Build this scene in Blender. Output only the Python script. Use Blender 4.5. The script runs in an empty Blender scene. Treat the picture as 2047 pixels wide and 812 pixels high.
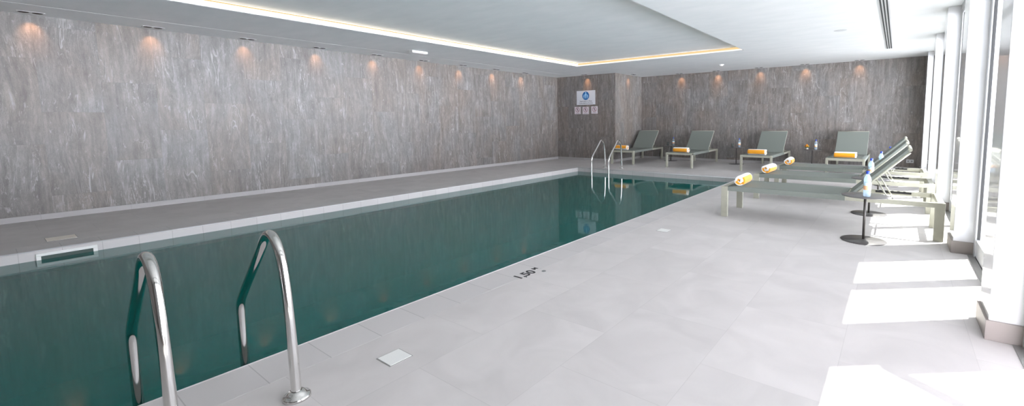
import bpy, bmesh, math, random
from mathutils import Vector, Matrix
random.seed(7)
PI = math.pi
SC = bpy.context.scene
COL = SC.collection

# ------------------------------------------------------------------ room dimensions (metres)
XL, XG = -9.607, 0.65          # left stone wall, glass line
XW = 0.482                     # room side of the piers
H = 2.814                      # ceiling
HR = 2.912                     # raised ceiling above the pool
YA, YB = 12.133, 13.90         # projecting block / far wall
XC = -7.267                    # right face of the projecting block
PX0, PX1 = -7.253, -2.791      # pool
PY0, PY1 = -2.2, 10.053
WZ = -0.107                    # water level
YN = -3.2                      # wall behind the camera

# ------------------------------------------------------------------ materials
def newmat(name):
    m = bpy.data.materials.new(name); m.use_nodes = True
    nt = m.node_tree; nt.nodes.clear()
    return m, nt, nt.nodes, nt.links
def N(nt, typ, **kw):
    n = nt.nodes.new(typ)
    for k, v in kw.items():
        if k.startswith('i_'):
            key = k[2:].replace('_', ' ')
            n.inputs[key].default_value = v
        else: setattr(n, k, v)
    return n
def c4(c): return (c[0], c[1], c[2], 1.0)
def simple(name, col, rough=0.5, metal=0.0, coat=0.0, spec=0.5, noise=0.0, nscale=30, emis=None, es=0):
    m, nt, n, l = newmat(name)
    out = N(nt, 'ShaderNodeOutputMaterial'); p = N(nt, 'ShaderNodeBsdfPrincipled')
    p.inputs['Base Color'].default_value = c4(col); p.inputs['Roughness'].default_value = rough
    p.inputs['Metallic'].default_value = metal; p.inputs['Coat Weight'].default_value = coat
    p.inputs['Specular IOR Level'].default_value = spec
    if emis: p.inputs['Emission Color'].default_value = c4(emis); p.inputs['Emission Strength'].default_value = es
    if noise:
        tc = N(nt, 'ShaderNodeTexCoord'); nz = N(nt, 'ShaderNodeTexNoise'); nz.inputs['Scale'].default_value = nscale
        nz.inputs['Detail'].default_value = 4
        mp = N(nt, 'ShaderNodeMapRange'); mp.inputs['From Min'].default_value = .3; mp.inputs['From Max'].default_value = .7
        mp.inputs['To Min'].default_value = 1-noise; mp.inputs['To Max'].default_value = 1+noise
        mx = N(nt, 'ShaderNodeVectorMath', operation='SCALE'); mx.inputs[0].default_value = col
        l.new(tc.outputs['Object'], nz.inputs['Vector']); l.new(nz.outputs['Fac'], mp.inputs['Value'])
        l.new(mp.outputs['Result'], mx.inputs['Scale']); l.new(mx.outputs['Vector'], p.inputs['Base Color'])
    l.new(p.outputs['BSDF'], out.inputs['Surface'])
    return m

def math_n(nt, op, a, b=None, c=None):
    n = N(nt, 'ShaderNodeMath', operation=op)
    for i, v in enumerate((a, b, c)):
        if v is None: continue
        if isinstance(v, (int, float)): n.inputs[i].default_value = v
        else: nt.links.new(v, n.inputs[i])
    return n.outputs[0]

def stone_mat():
    m, nt, n, l = newmat('veined_stone')
    out = N(nt, 'ShaderNodeOutputMaterial'); p = N(nt, 'ShaderNodeBsdfPrincipled')
    g = N(nt, 'ShaderNodeNewGeometry'); s = N(nt, 'ShaderNodeSeparateXYZ'); l.new(g.outputs['Position'], s.inputs[0])
    u = math_n(nt, 'ADD', math_n(nt, 'MULTIPLY', s.outputs['X'], 1.0), s.outputs['Y'])
    z = s.outputs['Z']
    PW, PH = 0.6, 1.18
    cu = math_n(nt, 'FLOOR', math_n(nt, 'DIVIDE', u, PW))
    off = math_n(nt, 'MULTIPLY', math_n(nt, 'FRACT', math_n(nt, 'MULTIPLY', cu, 0.618)), PH)
    zz = math_n(nt, 'ADD', z, off)
    cv = math_n(nt, 'FLOOR', math_n(nt, 'DIVIDE', zz, PH))
    cell = N(nt, 'ShaderNodeCombineXYZ'); l.new(cu, cell.inputs[0]); l.new(cv, cell.inputs[1])
    wn = N(nt, 'ShaderNodeTexWhiteNoise', noise_dimensions='2D'); l.new(cell.outputs[0], wn.inputs['Vector'])
    rnd = wn.outputs['Value']
    # leaning, slowly wandering grain direction
    def noise(v, scale, det=5, dist=0.0, rough=.55):
        t = N(nt, 'ShaderNodeTexNoise'); t.inputs['Scale'].default_value = scale; t.inputs['Detail'].default_value = det
        t.inputs['Distortion'].default_value = dist; t.inputs['Roughness'].default_value = rough
        l.new(v, t.inputs['Vector']); return t.outputs['Fac']
    c0 = N(nt, 'ShaderNodeCombineXYZ'); l.new(math_n(nt, 'MULTIPLY', u, .8), c0.inputs[0]); l.new(math_n(nt, 'MULTIPLY', z, .55), c0.inputs[2])
    l.new(math_n(nt, 'MULTIPLY', rnd, 9), c0.inputs[1])
    lean = noise(c0.outputs[0], 1.3, 2)
    uw = math_n(nt, 'ADD', u, math_n(nt, 'MULTIPLY', math_n(nt, 'SUBTRACT', lean, .5), .22))
    def vec(us, zs, w=None):
        c = N(nt, 'ShaderNodeCombineXYZ')
        l.new(math_n(nt, 'MULTIPLY', uw, us), c.inputs[0])
        l.new(math_n(nt, 'MULTIPLY', z, zs), c.inputs[2])
        if w is not None: l.new(math_n(nt, 'MULTIPLY', rnd, w), c.inputs[1])
        return c.outputs[0]
    broad = noise(vec(1, .6, 6), 1.1, 3, .5)
    blotch = noise(vec(1, .55, 13), 5.5, 6, 1.2, .6)
    streak = noise(vec(1, .09, 23), 17, 5, .5, .6)
    fine = noise(vec(1, .22, 31), 55, 4, .6, .65)
    vein1 = noise(vec(1, .10, 41), 4.2, 4, .9, .55)
    vein2 = noise(vec(1, .13, 53), 8.5, 5, 1.4, .62)
    grain = noise(vec(1, .8), 95, 4, .3, .7)
    f = math_n(nt, 'ADD', math_n(nt, 'MULTIPLY', streak, .36), math_n(nt, 'MULTIPLY', fine, .22))
    f = math_n(nt, 'ADD', f, math_n(nt, 'MULTIPLY', grain, .20))
    f = math_n(nt, 'ADD', f, math_n(nt, 'MULTIPLY', blotch, .22))
    ramp = N(nt, 'ShaderNodeValToRGB'); l.new(f, ramp.inputs[0])
    e = ramp.color_ramp.elements
    e[0].position = .38; e[0].color = (.103, .093, .086, 1)
    e[1].position = .63; e[1].color = (.280, .266, .256, 1)
    k = ramp.color_ramp.elements.new(.5); k.color = (.176, .164, .156, 1)
    tr_ = N(nt, 'ShaderNodeMapRange'); tr_.inputs['From Min'].default_value = .35; tr_.inputs['From Max'].default_value = .65; l.new(broad, tr_.inputs['Value'])
    tint = N(nt, 'ShaderNodeMix', data_type='RGBA'); l.new(tr_.outputs[0], tint.inputs[0])
    tint.inputs[6].default_value = (1.02, .93, .85, 1); tint.inputs[7].default_value = (1.0, 1.02, 1.03, 1)
    mul = N(nt, 'ShaderNodeMix', data_type='RGBA', blend_type='MULTIPLY'); mul.inputs[0].default_value = 1
    l.new(ramp.outputs[0], mul.inputs[6]); l.new(tint.outputs[2], mul.inputs[7])
    def contour(nf, lev, wdt):
        d = math_n(nt, 'ABSOLUTE', math_n(nt, 'SUBTRACT', nf, lev))
        return math_n(nt, 'SUBTRACT', 1.0, math_n(nt, 'MINIMUM', math_n(nt, 'DIVIDE', d, wdt), 1.0))
    gate = N(nt, 'ShaderNodeMapRange'); gate.inputs['From Min'].default_value = .48; gate.inputs['From Max'].default_value = .60
    l.new(noise(vec(1, .45, 61), 3.0, 4, .3), gate.inputs['Value'])
    v = math_n(nt, 'MAXIMUM', contour(vein1, .55, .012), contour(vein2, .46, .012))
    v = math_n(nt, 'MULTIPLY', math_n(nt, 'MULTIPLY', v, gate.outputs[0]), .75)
    fl_ = N(nt, 'ShaderNodeMapRange'); fl_.inputs['From Min'].default_value = .62; fl_.inputs['From Max'].default_value = .72
    l.new(noise(vec(1, .30, 71), 26, 4, .8, .6), fl_.inputs['Value'])
    v = math_n(nt, 'MAXIMUM', v, math_n(nt, 'MULTIPLY', fl_.outputs[0], .55))
    mv = N(nt, 'ShaderNodeMix', data_type='RGBA'); l.new(v, mv.inputs[0]); l.new(mul.outputs[2], mv.inputs[6])
    mv.inputs[7].default_value = (.43, .415, .40, 1)
    dk = math_n(nt, 'MULTIPLY', math_n(nt, 'MAXIMUM', contour(vein1, .575, .010), contour(vein1, .45, .008)), .45)
    md = N(nt, 'ShaderNodeMix', data_type='RGBA'); l.new(dk, md.inputs[0]); l.new(mv.outputs[2], md.inputs[6])
    md.inputs[7].default_value = (.12, .11, .104, 1)
    # slab to slab tone and hairline joints
    tone = N(nt, 'ShaderNodeMapRange'); tone.inputs['To Min'].default_value = .96; tone.inputs['To Max'].default_value = 1.04
    l.new(rnd, tone.inputs['Value'])
    fu = math_n(nt, 'FRACT', math_n(nt, 'DIVIDE', u, PW)); fv = math_n(nt, 'FRACT', math_n(nt, 'DIVIDE', zz, PH))
    j = math_n(nt, 'MAXIMUM', math_n(nt, 'LESS_THAN', fu, .004), math_n(nt, 'LESS_THAN', fv, .002))
    tj = math_n(nt, 'MULTIPLY', tone.outputs[0], math_n(nt, 'SUBTRACT', 1.0, math_n(nt, 'MULTIPLY', j, .22)))
    sc = N(nt, 'ShaderNodeVectorMath', operation='SCALE'); l.new(md.outputs[2], sc.inputs[0]); l.new(tj, sc.inputs['Scale'])
    l.new(sc.outputs[0], p.inputs['Base Color'])
    p.inputs['Roughness'].default_value = .42
    b = N(nt, 'ShaderNodeBump'); b.inputs['Strength'].default_value = .25; b.inputs['Distance'].default_value = .004
    l.new(f, b.inputs['Height']); l.new(b.outputs[0], p.inputs['Normal'])
    l.new(p.outputs[0], out.inputs[0])
    return m

def tile_mat(name, col, w, h, var=.05, rough=.55, joint=.86, rot=False, mortar=.003, cloud=.05, spec=.4):
    m, nt, n, l = newmat(name)
    out = N(nt, 'ShaderNodeOutputMaterial'); p = N(nt, 'ShaderNodeBsdfPrincipled')
    g = N(nt, 'ShaderNodeNewGeometry'); s = N(nt, 'ShaderNodeSeparateXYZ'); l.new(g.outputs['Position'], s.inputs[0])
    a, b_ = ('Y', 'X') if rot else ('X', 'Y')
    u = math_n(nt, 'ADD', s.outputs[a], 50.0 + (-.01)); v0 = math_n(nt, 'ADD', s.outputs[b_], 50.0 - .0)
    cv = math_n(nt, 'FLOOR', math_n(nt, 'DIVIDE', v0, h))
    uo = math_n(nt, 'ADD', u, math_n(nt, 'MULTIPLY', math_n(nt, 'MODULO', cv, 2.0), w*.5))
    cu = math_n(nt, 'FLOOR', math_n(nt, 'DIVIDE', uo, w))
    cell = N(nt, 'ShaderNodeCombineXYZ'); l.new(cu, cell.inputs[0]); l.new(cv, cell.inputs[1])
    wn = N(nt, 'ShaderNodeTexWhiteNoise', noise_dimensions='2D'); l.new(cell.outputs[0], wn.inputs['Vector'])
    tone = N(nt, 'ShaderNodeMapRange'); tone.inputs['To Min'].default_value = 1-var; tone.inputs['To Max'].default_value = 1+var
    l.new(wn.outputs['Value'], tone.inputs['Value'])
    cmb = N(nt, 'ShaderNodeCombineXYZ'); l.new(s.outputs['X'], cmb.inputs[0]); l.new(s.outputs['Y'], cmb.inputs[1]); l.new(math_n(nt, 'MULTIPLY', wn.outputs['Value'], 30), cmb.inputs[2])
    nz = N(nt, 'ShaderNodeTexNoise'); nz.inputs['Scale'].default_value = 2.6; nz.inputs['Detail'].default_value = 7; nz.inputs['Distortion'].default_value = .8
    l.new(cmb.outputs[0], nz.inputs['Vector'])
    cl = N(nt, 'ShaderNodeMapRange'); cl.inputs['From Min'].default_value = .3; cl.inputs['From Max'].default_value = .7
    cl.inputs['To Min'].default_value = 1-cloud; cl.inputs['To Max'].default_value = 1+cloud; l.new(nz.outputs['Fac'], cl.inputs['Value'])
    fu = math_n(nt, 'FRACT', math_n(nt, 'DIVIDE', uo, w)); fv = math_n(nt, 'FRACT', math_n(nt, 'DIVIDE', v0, h))
    j = math_n(nt, 'MAXIMUM', math_n(nt, 'LESS_THAN', fu, mortar/w), math_n(nt, 'LESS_THAN', fv, mortar/h))
    t = math_n(nt, 'MULTIPLY', math_n(nt, 'MULTIPLY', tone.outputs[0], cl.outputs[0]), math_n(nt, 'SUBTRACT', 1.0, math_n(nt, 'MULTIPLY', j, 1-joint)))
    sc = N(nt, 'ShaderNodeVectorMath', operation='SCALE'); sc.inputs[0].default_value = col; l.new(t, sc.inputs['Scale'])
    l.new(sc.outputs[0], p.inputs['Base Color']); p.inputs['Roughness'].default_value = rough; p.inputs['Specular IOR Level'].default_value = spec
    l.new(p.outputs[0], out.inputs[0])
    return m

def riser_mat(name, col, step, axis, joint=.72, rough=.45):
    """light tiles with vertical joints every `step` along axis"""
    m, nt, n, l = newmat(name)
    out = N(nt, 'ShaderNodeOutputMaterial'); p = N(nt, 'ShaderNodeBsdfPrincipled')
    g = N(nt, 'ShaderNodeNewGeometry'); s = N(nt, 'ShaderNodeSeparateXYZ'); l.new(g.outputs['Position'], s.inputs[0])
    a = math_n(nt, 'ADD', s.outputs['X'] if axis == 'X' else s.outputs['Y'], 60.0 - .187)
    fu = math_n(nt, 'FRACT', math_n(nt, 'DIVIDE', a, step)); j = math_n(nt, 'LESS_THAN', fu, .005/step)
    wn = N(nt, 'ShaderNodeTexWhiteNoise', noise_dimensions='1D'); l.new(math_n(nt, 'FLOOR', math_n(nt, 'DIVIDE', a, step)), wn.inputs['W'])
    tone = N(nt, 'ShaderNodeMapRange'); tone.inputs['To Min'].default_value = .96; tone.inputs['To Max'].default_value = 1.04; l.new(wn.outputs['Value'], tone.inputs['Value'])
    t = math_n(nt, 'MULTIPLY', tone.outputs[0], math_n(nt, 'SUBTRACT', 1.0, math_n(nt, 'MULTIPLY', j, 1-joint)))
    sc = N(nt, 'ShaderNodeVectorMath', operation='SCALE'); sc.inputs[0].default_value = col; l.new(t, sc.inputs['Scale'])
    l.new(sc.outputs[0], p.inputs['Base Color']); p.inputs['Roughness'].default_value = rough
    l.new(p.outputs[0], out.inputs[0])
    return m

def ceiling_mat():
    m, nt, n, l = newmat('painted_plaster')
    out = N(nt, 'ShaderNodeOutputMaterial'); p = N(nt, 'ShaderNodeBsdfPrincipled')
    tc = N(nt, 'ShaderNodeNewGeometry'); mp = N(nt, 'ShaderNodeMapping'); mp.inputs['Scale'].default_value = (.9, 2.2, 1)
    nz = N(nt, 'ShaderNodeTexNoise'); nz.inputs['Scale'].default_value = 2.2; nz.inputs['Detail'].default_value = 6
    l.new(tc.outputs['Position'], mp.inputs[0]); l.new(mp.outputs[0], nz.inputs['Vector'])
    r = N(nt, 'ShaderNodeValToRGB'); l.new(nz.outputs['Fac'], r.inputs[0])
    r.color_ramp.elements[0].position = .3; r.color_ramp.elements[0].color = (.80, .83, .84, 1)
    r.color_ramp.elements[1].position = .7; r.color_ramp.elements[1].color = (.86, .88, .89, 1)
    l.new(r.outputs[0], p.inputs['Base Color']); p.inputs['Roughness'].default_value = .55; p.inputs['Specular IOR Level'].default_value = .3
    l.new(p.outputs[0], out.inputs[0])
    return m

def water_mat():
    m, nt, n, l = newmat('pool_water')
    out = N(nt, 'ShaderNodeOutputMaterial')
    fr = N(nt, 'ShaderNodeFresnel'); fr.inputs['IOR'].default_value = 1.34
    gl = N(nt, 'ShaderNodeBsdfGlossy'); gl.inputs['Roughness'].default_value = .045; gl.inputs['Color'].default_value = (.95, .97, .97, 1)
    tr = N(nt, 'ShaderNodeBsdfTransparent'); tr.inputs['Color'].default_value = (.10, .50, .42, 1)
    df = N(nt, 'ShaderNodeBsdfDiffuse'); df.inputs['Color'].default_value = (.0, .195, .175, 1)
    mx = N(nt, 'ShaderNodeMixShader'); mx.inputs[0].default_value = .55
    l.new(tr.outputs[0], mx.inputs[1]); l.new(df.outputs[0], mx.inputs[2])
    m2 = N(nt, 'ShaderNodeMixShader'); l.new(fr.outputs[0], m2.inputs[0]); l.new(mx.outputs[0], m2.inputs[1]); l.new(gl.outputs[0], m2.inputs[2])
    g = N(nt, 'ShaderNodeNewGeometry'); nz = N(nt, 'ShaderNodeTexNoise'); nz.inputs['Scale'].default_value = 3.0; nz.inputs['Detail'].default_value = 3
    l.new(g.outputs['Position'], nz.inputs['Vector'])
    b = N(nt, 'ShaderNodeBump'); b.inputs['Strength'].default_value = .12; b.inputs['Distance'].default_value = .01
    l.new(nz.outputs['Fac'], b.inputs['Height']); l.new(b.outputs[0], gl.inputs['Normal']); l.new(b.outputs[0], fr.inputs['Normal'])
    l.new(m2.outputs[0], out.inputs[0])
    return m

def pane_mat(name, tint=(.96, .985, .98), rough=0.0, ior=1.45):
    m, nt, n, l = newmat(name)
    out = N(nt, 'ShaderNodeOutputMaterial')
    fr = N(nt, 'ShaderNodeFresnel'); g = N(nt, 'ShaderNodeNewGeometry')
    l.new(math_n(nt, 'MULTIPLY_ADD', g.outputs['Backfacing'], 1/ior-ior, ior), fr.inputs['IOR'])   # same reflectance on both faces of the thin sheet
    gl = N(nt, 'ShaderNodeBsdfGlossy'); gl.inputs['Roughness'].default_value = rough
    tr = N(nt, 'ShaderNodeBsdfTransparent'); tr.inputs['Color'].default_value = c4(tint)
    m2 = N(nt, 'ShaderNodeMixShader'); l.new(fr.outputs[0], m2.inputs[0]); l.new(tr.outputs[0], m2.inputs[1]); l.new(gl.outputs[0], m2.inputs[2])
    l.new(m2.outputs[0], out.inputs[0])
    return m

def milky(name, tint, dcol, w):
    m, nt, n, l = newmat(name)
    out = N(nt, 'ShaderNodeOutputMaterial'); tr = N(nt, 'ShaderNodeBsdfTransparent'); tr.inputs['Color'].default_value = c4(tint)
    p = N(nt, 'ShaderNodeBsdfPrincipled'); p.inputs['Base Color'].default_value = c4(dcol); p.inputs['Roughness'].default_value = .15
    tl = N(nt, 'ShaderNodeBsdfTranslucent'); tl.inputs['Color'].default_value = c4(dcol)
    a = N(nt, 'ShaderNodeMixShader'); a.inputs[0].default_value = .5; l.new(p.outputs[0], a.inputs[1]); l.new(tl.outputs[0], a.inputs[2])
    m2 = N(nt, 'ShaderNodeMixShader'); m2.inputs[0].default_value = w; l.new(tr.outputs[0], m2.inputs[1]); l.new(a.outputs[0], m2.inputs[2])
    l.new(m2.outputs[0], out.inputs[0]); return m

def emit(name, col, s):
    m, nt, n, l = newmat(name)
    out = N(nt, 'ShaderNodeOutputMaterial'); e = N(nt, 'ShaderNodeEmission'); e.inputs[0].default_value = c4(col); e.inputs[1].default_value = s
    l.new(e.outputs[0], out.inputs[0]); return m

def woven(name, col, rough=.8):
    m, nt, n, l = newmat(name)
    out = N(nt, 'ShaderNodeOutputMaterial'); p = N(nt, 'ShaderNodeBsdfPrincipled')
    tc = N(nt, 'ShaderNodeTexCoord'); w = N(nt, 'ShaderNodeTexWave'); w.inputs['Scale'].default_value = 90; w.bands_direction = 'X'
    w2 = N(nt, 'ShaderNodeTexWave'); w2.inputs['Scale'].default_value = 90; w2.bands_direction = 'Y'
    l.new(tc.outputs['Object'], w.inputs[0]); l.new(tc.outputs['Object'], w2.inputs[0])
    f = math_n(nt, 'MULTIPLY_ADD', math_n(nt, 'ADD', w.outputs['Fac'], w2.outputs['Fac']), .07, .93)
    sc = N(nt, 'ShaderNodeVectorMath', operation='SCALE'); sc.inputs[0].default_value = col; l.new(f, sc.inputs['Scale'])
    l.new(sc.outputs[0], p.inputs['Base Color']); p.inputs['Roughness'].default_value = rough
    l.new(p.outputs[0], out.inputs[0]); return m

def terry(name, col):
    m, nt, n, l = newmat(name)
    out = N(nt, 'ShaderNodeOutputMaterial'); p = N(nt, 'ShaderNodeBsdfPrincipled')
    tc = N(nt, 'ShaderNodeTexCoord'); nz = N(nt, 'ShaderNodeTexNoise'); nz.inputs['Scale'].default_value = 160
    l.new(tc.outputs['Object'], nz.inputs['Vector'])
    b = N(nt, 'ShaderNodeBump'); b.inputs['Strength'].default_value = .5; b.inputs['Distance'].default_value = .004
    l.new(nz.outputs['Fac'], b.inputs['Height']); l.new(b.outputs[0], p.inputs['Normal'])
    p.inputs['Base Color'].default_value = c4(col); p.inputs['Roughness'].default_value = .95; p.inputs['Sheen Weight'].default_value = .3
    l.new(p.outputs[0], out.inputs[0]); return m

M = dict(
    stone=stone_mat(),
    deck=tile_mat('deck_tiles', (.58, .55, .535), .9, .6, var=.03, rot=True, cloud=.07, joint=.87, rough=.5),
    coping=riser_mat('coping_tiles', (.565, .54, .53), .3, 'Y'),
    copingx=riser_mat('coping_tiles_across', (.54, .52, .51), .3, 'X'),
    skirt=riser_mat('skirting_tiles', (.40, .385, .38), .9, 'Y', joint=.8),
    skirtx=riser_mat('skirting_tiles_across', (.40, .385, .38), .9, 'X', joint=.8),
    skirtp=riser_mat('pier_skirting_stone', (.29, .255, .235), .9, 'Y', joint=.9),
    basin=tile_mat('basin_mosaic', (.12, .34, .30), .05, .05, var=.05, joint=.8, mortar=.003, rough=.3),
    ceil=ceiling_mat(), water=water_mat(),
    glass=pane_mat('window_glass'), plastic=milky('bottle_plastic', (.93, .97, 1.0), (.86, .93, .98), .32), tumbler=pane_mat('tumbler_glass', (.9, .94, .93)),
    bwater=milky('bottle_water', (.90, .96, 1.0), (.80, .90, .97), .2),
    white=simple('white_lacquer', (.70, .70, .71), .12, coat=.6),
    pvc=simple('white_frame_paint', (.68, .69, .70), .35),
    joint=simple('panel_joint', (.30, .30, .30), .6),
    gasket=simple('black_gasket', (.03, .03, .03), .5),
    steel=simple('polished_steel', (.74, .73, .71), .09, metal=1.0, noise=.02, nscale=14),
    brushed=simple('brushed_threshold', (.42, .42, .41), .4, metal=.8),
    frame=simple('beige_powder_coat', (.37, .365, .295), .42, noise=.03),
    sling=woven('grey_green_sling', (.178, .196, .174)),
    black=simple('black_plastic', (.018, .018, .018), .45),
    mesh_dark=simple('dark_bronze_metal', (.075, .068, .062), .38, metal=.3),
    tabletop=simple('grey_bronze_tabletop', (.13, .122, .12), .3, metal=.3),
    towelw=terry('white_terry', (.86, .84, .81)), towelo=terry('orange_terry', (.88, .37, .015)),
    blue=simple('blue_cap', (.02, .06, .45), .35), labelb=simple('pale_blue_label', (.62, .80, .88), .4), labelo=simple('orange_label', (.88, .50, .28), .4),
    lid=simple('white_lid', (.80, .80, .77), .4), lid_shaded=simple('white_lid_shaded', (.85, .79, .70), .5),  # second one: white lid with its shade put into the colour as beige
    ink=simple('black_ink', (.02, .02, .025), .5), signw=simple('sign_white', (.62, .63, .66), .35), signp=simple('sign_pinkish_white', (.62, .57, .59), .35),
    signblue=simple('sign_blue', (.01, .12, .36), .35), signfig=simple('sign_pale_blue', (.35, .62, .85), .35), red=simple('sign_red', (.26, .10, .13), .4),
    led=emit('cove_led_warm_white', (1.0, .88, .70), 1.7), leda=emit('cove_glow_amber', (1.0, .72, .36), .50),
    ledp=emit('cove_led_pale', (1.0, .84, .74), .75),
    lamp=emit('lamp_glow', (1.0, .55, .28), 2.0),
    hole=simple('lamp_recess', (.01, .01, .01), .5),
    terrace=tile_mat('terrace_paving', (.27, .265, .26), .6, .6, var=.03),
    render=simple('white_render', (.8, .8, .79), .8),
    flower=simple('orange_petals', (.80, .34, .03), .6), flowery=simple('yellow_petals', (.85, .58, .06), .6), leaf=simple('green_leaves', (.09, .16, .05), .6), ceramic=simple('pale_ceramic', (.5, .47, .42), .3),
)

# ------------------------------------------------------------------ mesh helpers
def add_box(bm, x0, x1, y0, y1, z0, z1, mi=0, bev=0.0, mat=None):
    vs = [bm.verts.new(v) for v in ((x0,y0,z0),(x1,y0,z0),(x1,y1,z0),(x0,y1,z0),(x0,y0,z1),(x1,y0,z1),(x1,y1,z1),(x0,y1,z1))]
    fs = [bm.faces.new([vs[i] for i in q]) for q in ((3,2,1,0),(4,5,6,7),(0,1,5,4),(1,2,6,5),(2,3,7,6),(3,0,4,7))]
    for f in fs: f.material_index = mi
    if mat is not None: bmesh.ops.transform(bm, matrix=mat, verts=vs)
    if bev > 0:
        es = list({e for f in fs for e in f.edges})
        r = bmesh.ops.bevel(bm, geom=es, offset=bev, segments=2, affect='EDGES', profile=.5)
        for f in r['faces']: f.material_index = mi
    return fs
def add_lathe(bm, prof, seg=24, cx=0, cy=0, mi=0, mat=None):
    """prof: list of (r, z[, mi])"""
    rings = []
    allv = []
    for p in prof:
        r, z = p[0], p[1]
        if r < 1e-6:
            ring = [bm.verts.new((cx, cy, z))]
        else:
            ring = [bm.verts.new((cx + r*math.cos(2*PI*i/seg), cy + r*math.sin(2*PI*i/seg), z)) for i in range(seg)]
        rings.append(ring); allv += ring
    for k in range(len(rings)-1):
        a, b = rings[k], rings[k+1]; m_ = prof[k][2] if len(prof[k]) > 2 else mi
        for i in range(seg):
            j = (i+1) % seg
            if len(a) == 1 and len(b) == 1: continue
            if len(a) == 1: f = bm.faces.new((a[0], b[j], b[i]))
            elif len(b) == 1: f = bm.faces.new((a[i], a[j], b[0]))
            else: f = bm.faces.new((a[i], a[j], b[j], b[i]))
            f.material_index = m_; f.smooth = True
    if mat is not None: bmesh.ops.transform(bm, matrix=mat, verts=allv)
def add_tube(bm, pts, r, seg=12, cap=True, mi=0):
    """swept tube along pts (parallel-transport frame)"""
    P = [Vector(p) for p in pts]; n = len(P)
    T = []
    for i in range(n):
        t = (P[min(i+1, n-1)] - P[max(i-1, 0)]).normalized(); T.append(t)
    up = Vector((0, 0, 1)) if abs(T[0].z) < .9 else Vector((1, 0, 0))
    nrm = (up - T[0]*up.dot(T[0])).normalized()
    rings = []
    for i in range(n):
        nrm = (nrm - T[i]*nrm.dot(T[i])).normalized(); b = T[i].cross(nrm)
        rr = r[i] if isinstance(r, (list, tuple)) else r
        rings.append([bm.verts.new(P[i] + nrm*rr*math.cos(2*PI*k/seg) + b*rr*math.sin(2*PI*k/seg)) for k in range(seg)])
    for i in range(n-1):
        for k in range(seg):
            j = (k+1) % seg
            f = bm.faces.new((rings[i][k], rings[i][j], rings[i+1][j], rings[i+1][k])); f.smooth = True; f.material_index = mi
    if cap:
        f = bm.faces.new(list(reversed(rings[0]))); f.material_index = mi
        f = bm.faces.new(rings[-1]); f.material_index = mi
def smooth_path(pts, it=3):
    """Chaikin corner cutting with the ends kept"""
    P = [Vector(p) for p in pts]
    for _ in range(it):
        Q = [P[0]]
        for i in range(len(P)-1):
            Q.append(P[i]*.75 + P[i+1]*.25); Q.append(P[i]*.25 + P[i+1]*.75)
        Q.append(P[-1]); P = Q
    return P
def obj(name, bm, mats, parent=None, loc=None):
    bmesh.ops.recalc_face_normals(bm, faces=bm.faces)
    me = bpy.data.meshes.new(name); bm.to_mesh(me); bm.free()
    if not isinstance(mats, (list, tuple)): mats = [mats]
    for m in mats: me.materials.append(M[m] if isinstance(m, str) else m)
    o = bpy.data.objects.new(name, me); COL.objects.link(o)
    if parent: o.parent = parent
    if loc is not None: o.location = loc
    return o
def BM(): return bmesh.new()
def box_obj(name, b, mats, parent=None, bev=0):
    bm = BM(); add_box(bm, *b, bev=bev); return obj(name, bm, mats, parent)
def thing(name, label, cat, loc=(0,0,0), rz=0, group=None):
    o = bpy.data.objects.new(name, None); COL.objects.link(o); o.empty_display_size = .1
    o.location = loc; o.rotation_euler = (0, 0, rz); o['label'] = label; o['category'] = cat
    if group: o['group'] = group
    return o
def tag(o, label, cat, group=None):
    o['label'] = label; o['category'] = cat
    if group: o['group'] = group
    return o
def struct(o): o['kind'] = 'structure'; return o
def copy_tree(o, parent=None):
    c = o.copy(); COL.objects.link(c)
    if parent: c.parent = parent
    for ch in list(o.children): copy_tree(ch, c)
    return c
def place(proto, used, loc, rz, label, group):
    t = proto if not used else copy_tree(proto)
    t.location = loc; t.rotation_euler = (0, 0, rz); t['label'] = label
    if group: t['group'] = group
    return t

# ------------------------------------------------------------------ the setting
COP = .30
bm = BM()   # deck slab around the pool
x0, x1, y0, y1 = XL-.1, XG+.02, YN-.1, YB+.1
hx0, hx1, hy0, hy1 = PX0-COP, PX1+COP, PY0-COP, PY1+COP
for b in ((x0, hx0, y0, y1), (hx1, x1, y0, y1), (hx0, hx1, y0, hy0), (hx0, hx1, hy1, y1)):
    add_box(bm, b[0], b[1], b[2], b[3], -.25, 0)
struct(obj('floor', bm, 'deck'))
bm = BM(); add_box(bm, XL-.2, XL, YN-.1, YB+.2, -.25, HR+.15); struct(obj('wall_left', bm, 'stone'))
bm = BM(); add_box(bm, XC-.02, XG+.3, YB, YB+.2, -.25, HR+.15); struct(obj('wall_far', bm, 'stone'))
bm = BM(); add_box(bm, XL, XC, YA, YB+.2, -.25, HR+.15); struct(obj('wall_far_left', bm, 'stone'))
bm = BM(); add_box(bm, XL-.2, XG+.3, YN-.2, YN, -.25, HR+.15); struct(obj('wall_near', bm, 'stone'))
# skirtings
def skirting(name, b, m): return struct(box_obj(name, b, m))
skirting('baseboard_left', (XL, XL+.012, YN, YA, 0, .075), 'skirt')
skirting('baseboard_far_left', (XL+.012, XC, YA-.012, YA, 0, .075), 'skirtx')
skirting('baseboard_block', (XC, XC+.012, YA-.012, YB, 0, .075), 'skirt')
skirting('baseboard_far', (XC+.012, XW, YB-.012, YB, 0, .075), 'skirtx')
# ceiling: lower soffit all round, raised field over the pool, shadow gap along the left wall
bm = BM()
CX0, CX1, CY0, CY1 = PX0-.005, PX1+.01, PY0, PY1+.02
XGp = -8.83
for b in ((XL, XGp-.006, YN, YB), (XGp+.006, CX0, YN, YB), (CX1, XG+.07, YN, YB), (CX0, CX1, YN, CY0), (CX0, CX1, CY1, YB)):
    add_box(bm, b[0], b[1], b[2], b[3], H, HR)
add_box(bm, XL-.1, XG+.07, YN-.1, YB+.1, HR, HR+.12)
struct(obj('ceiling', bm, 'ceil'))
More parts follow.
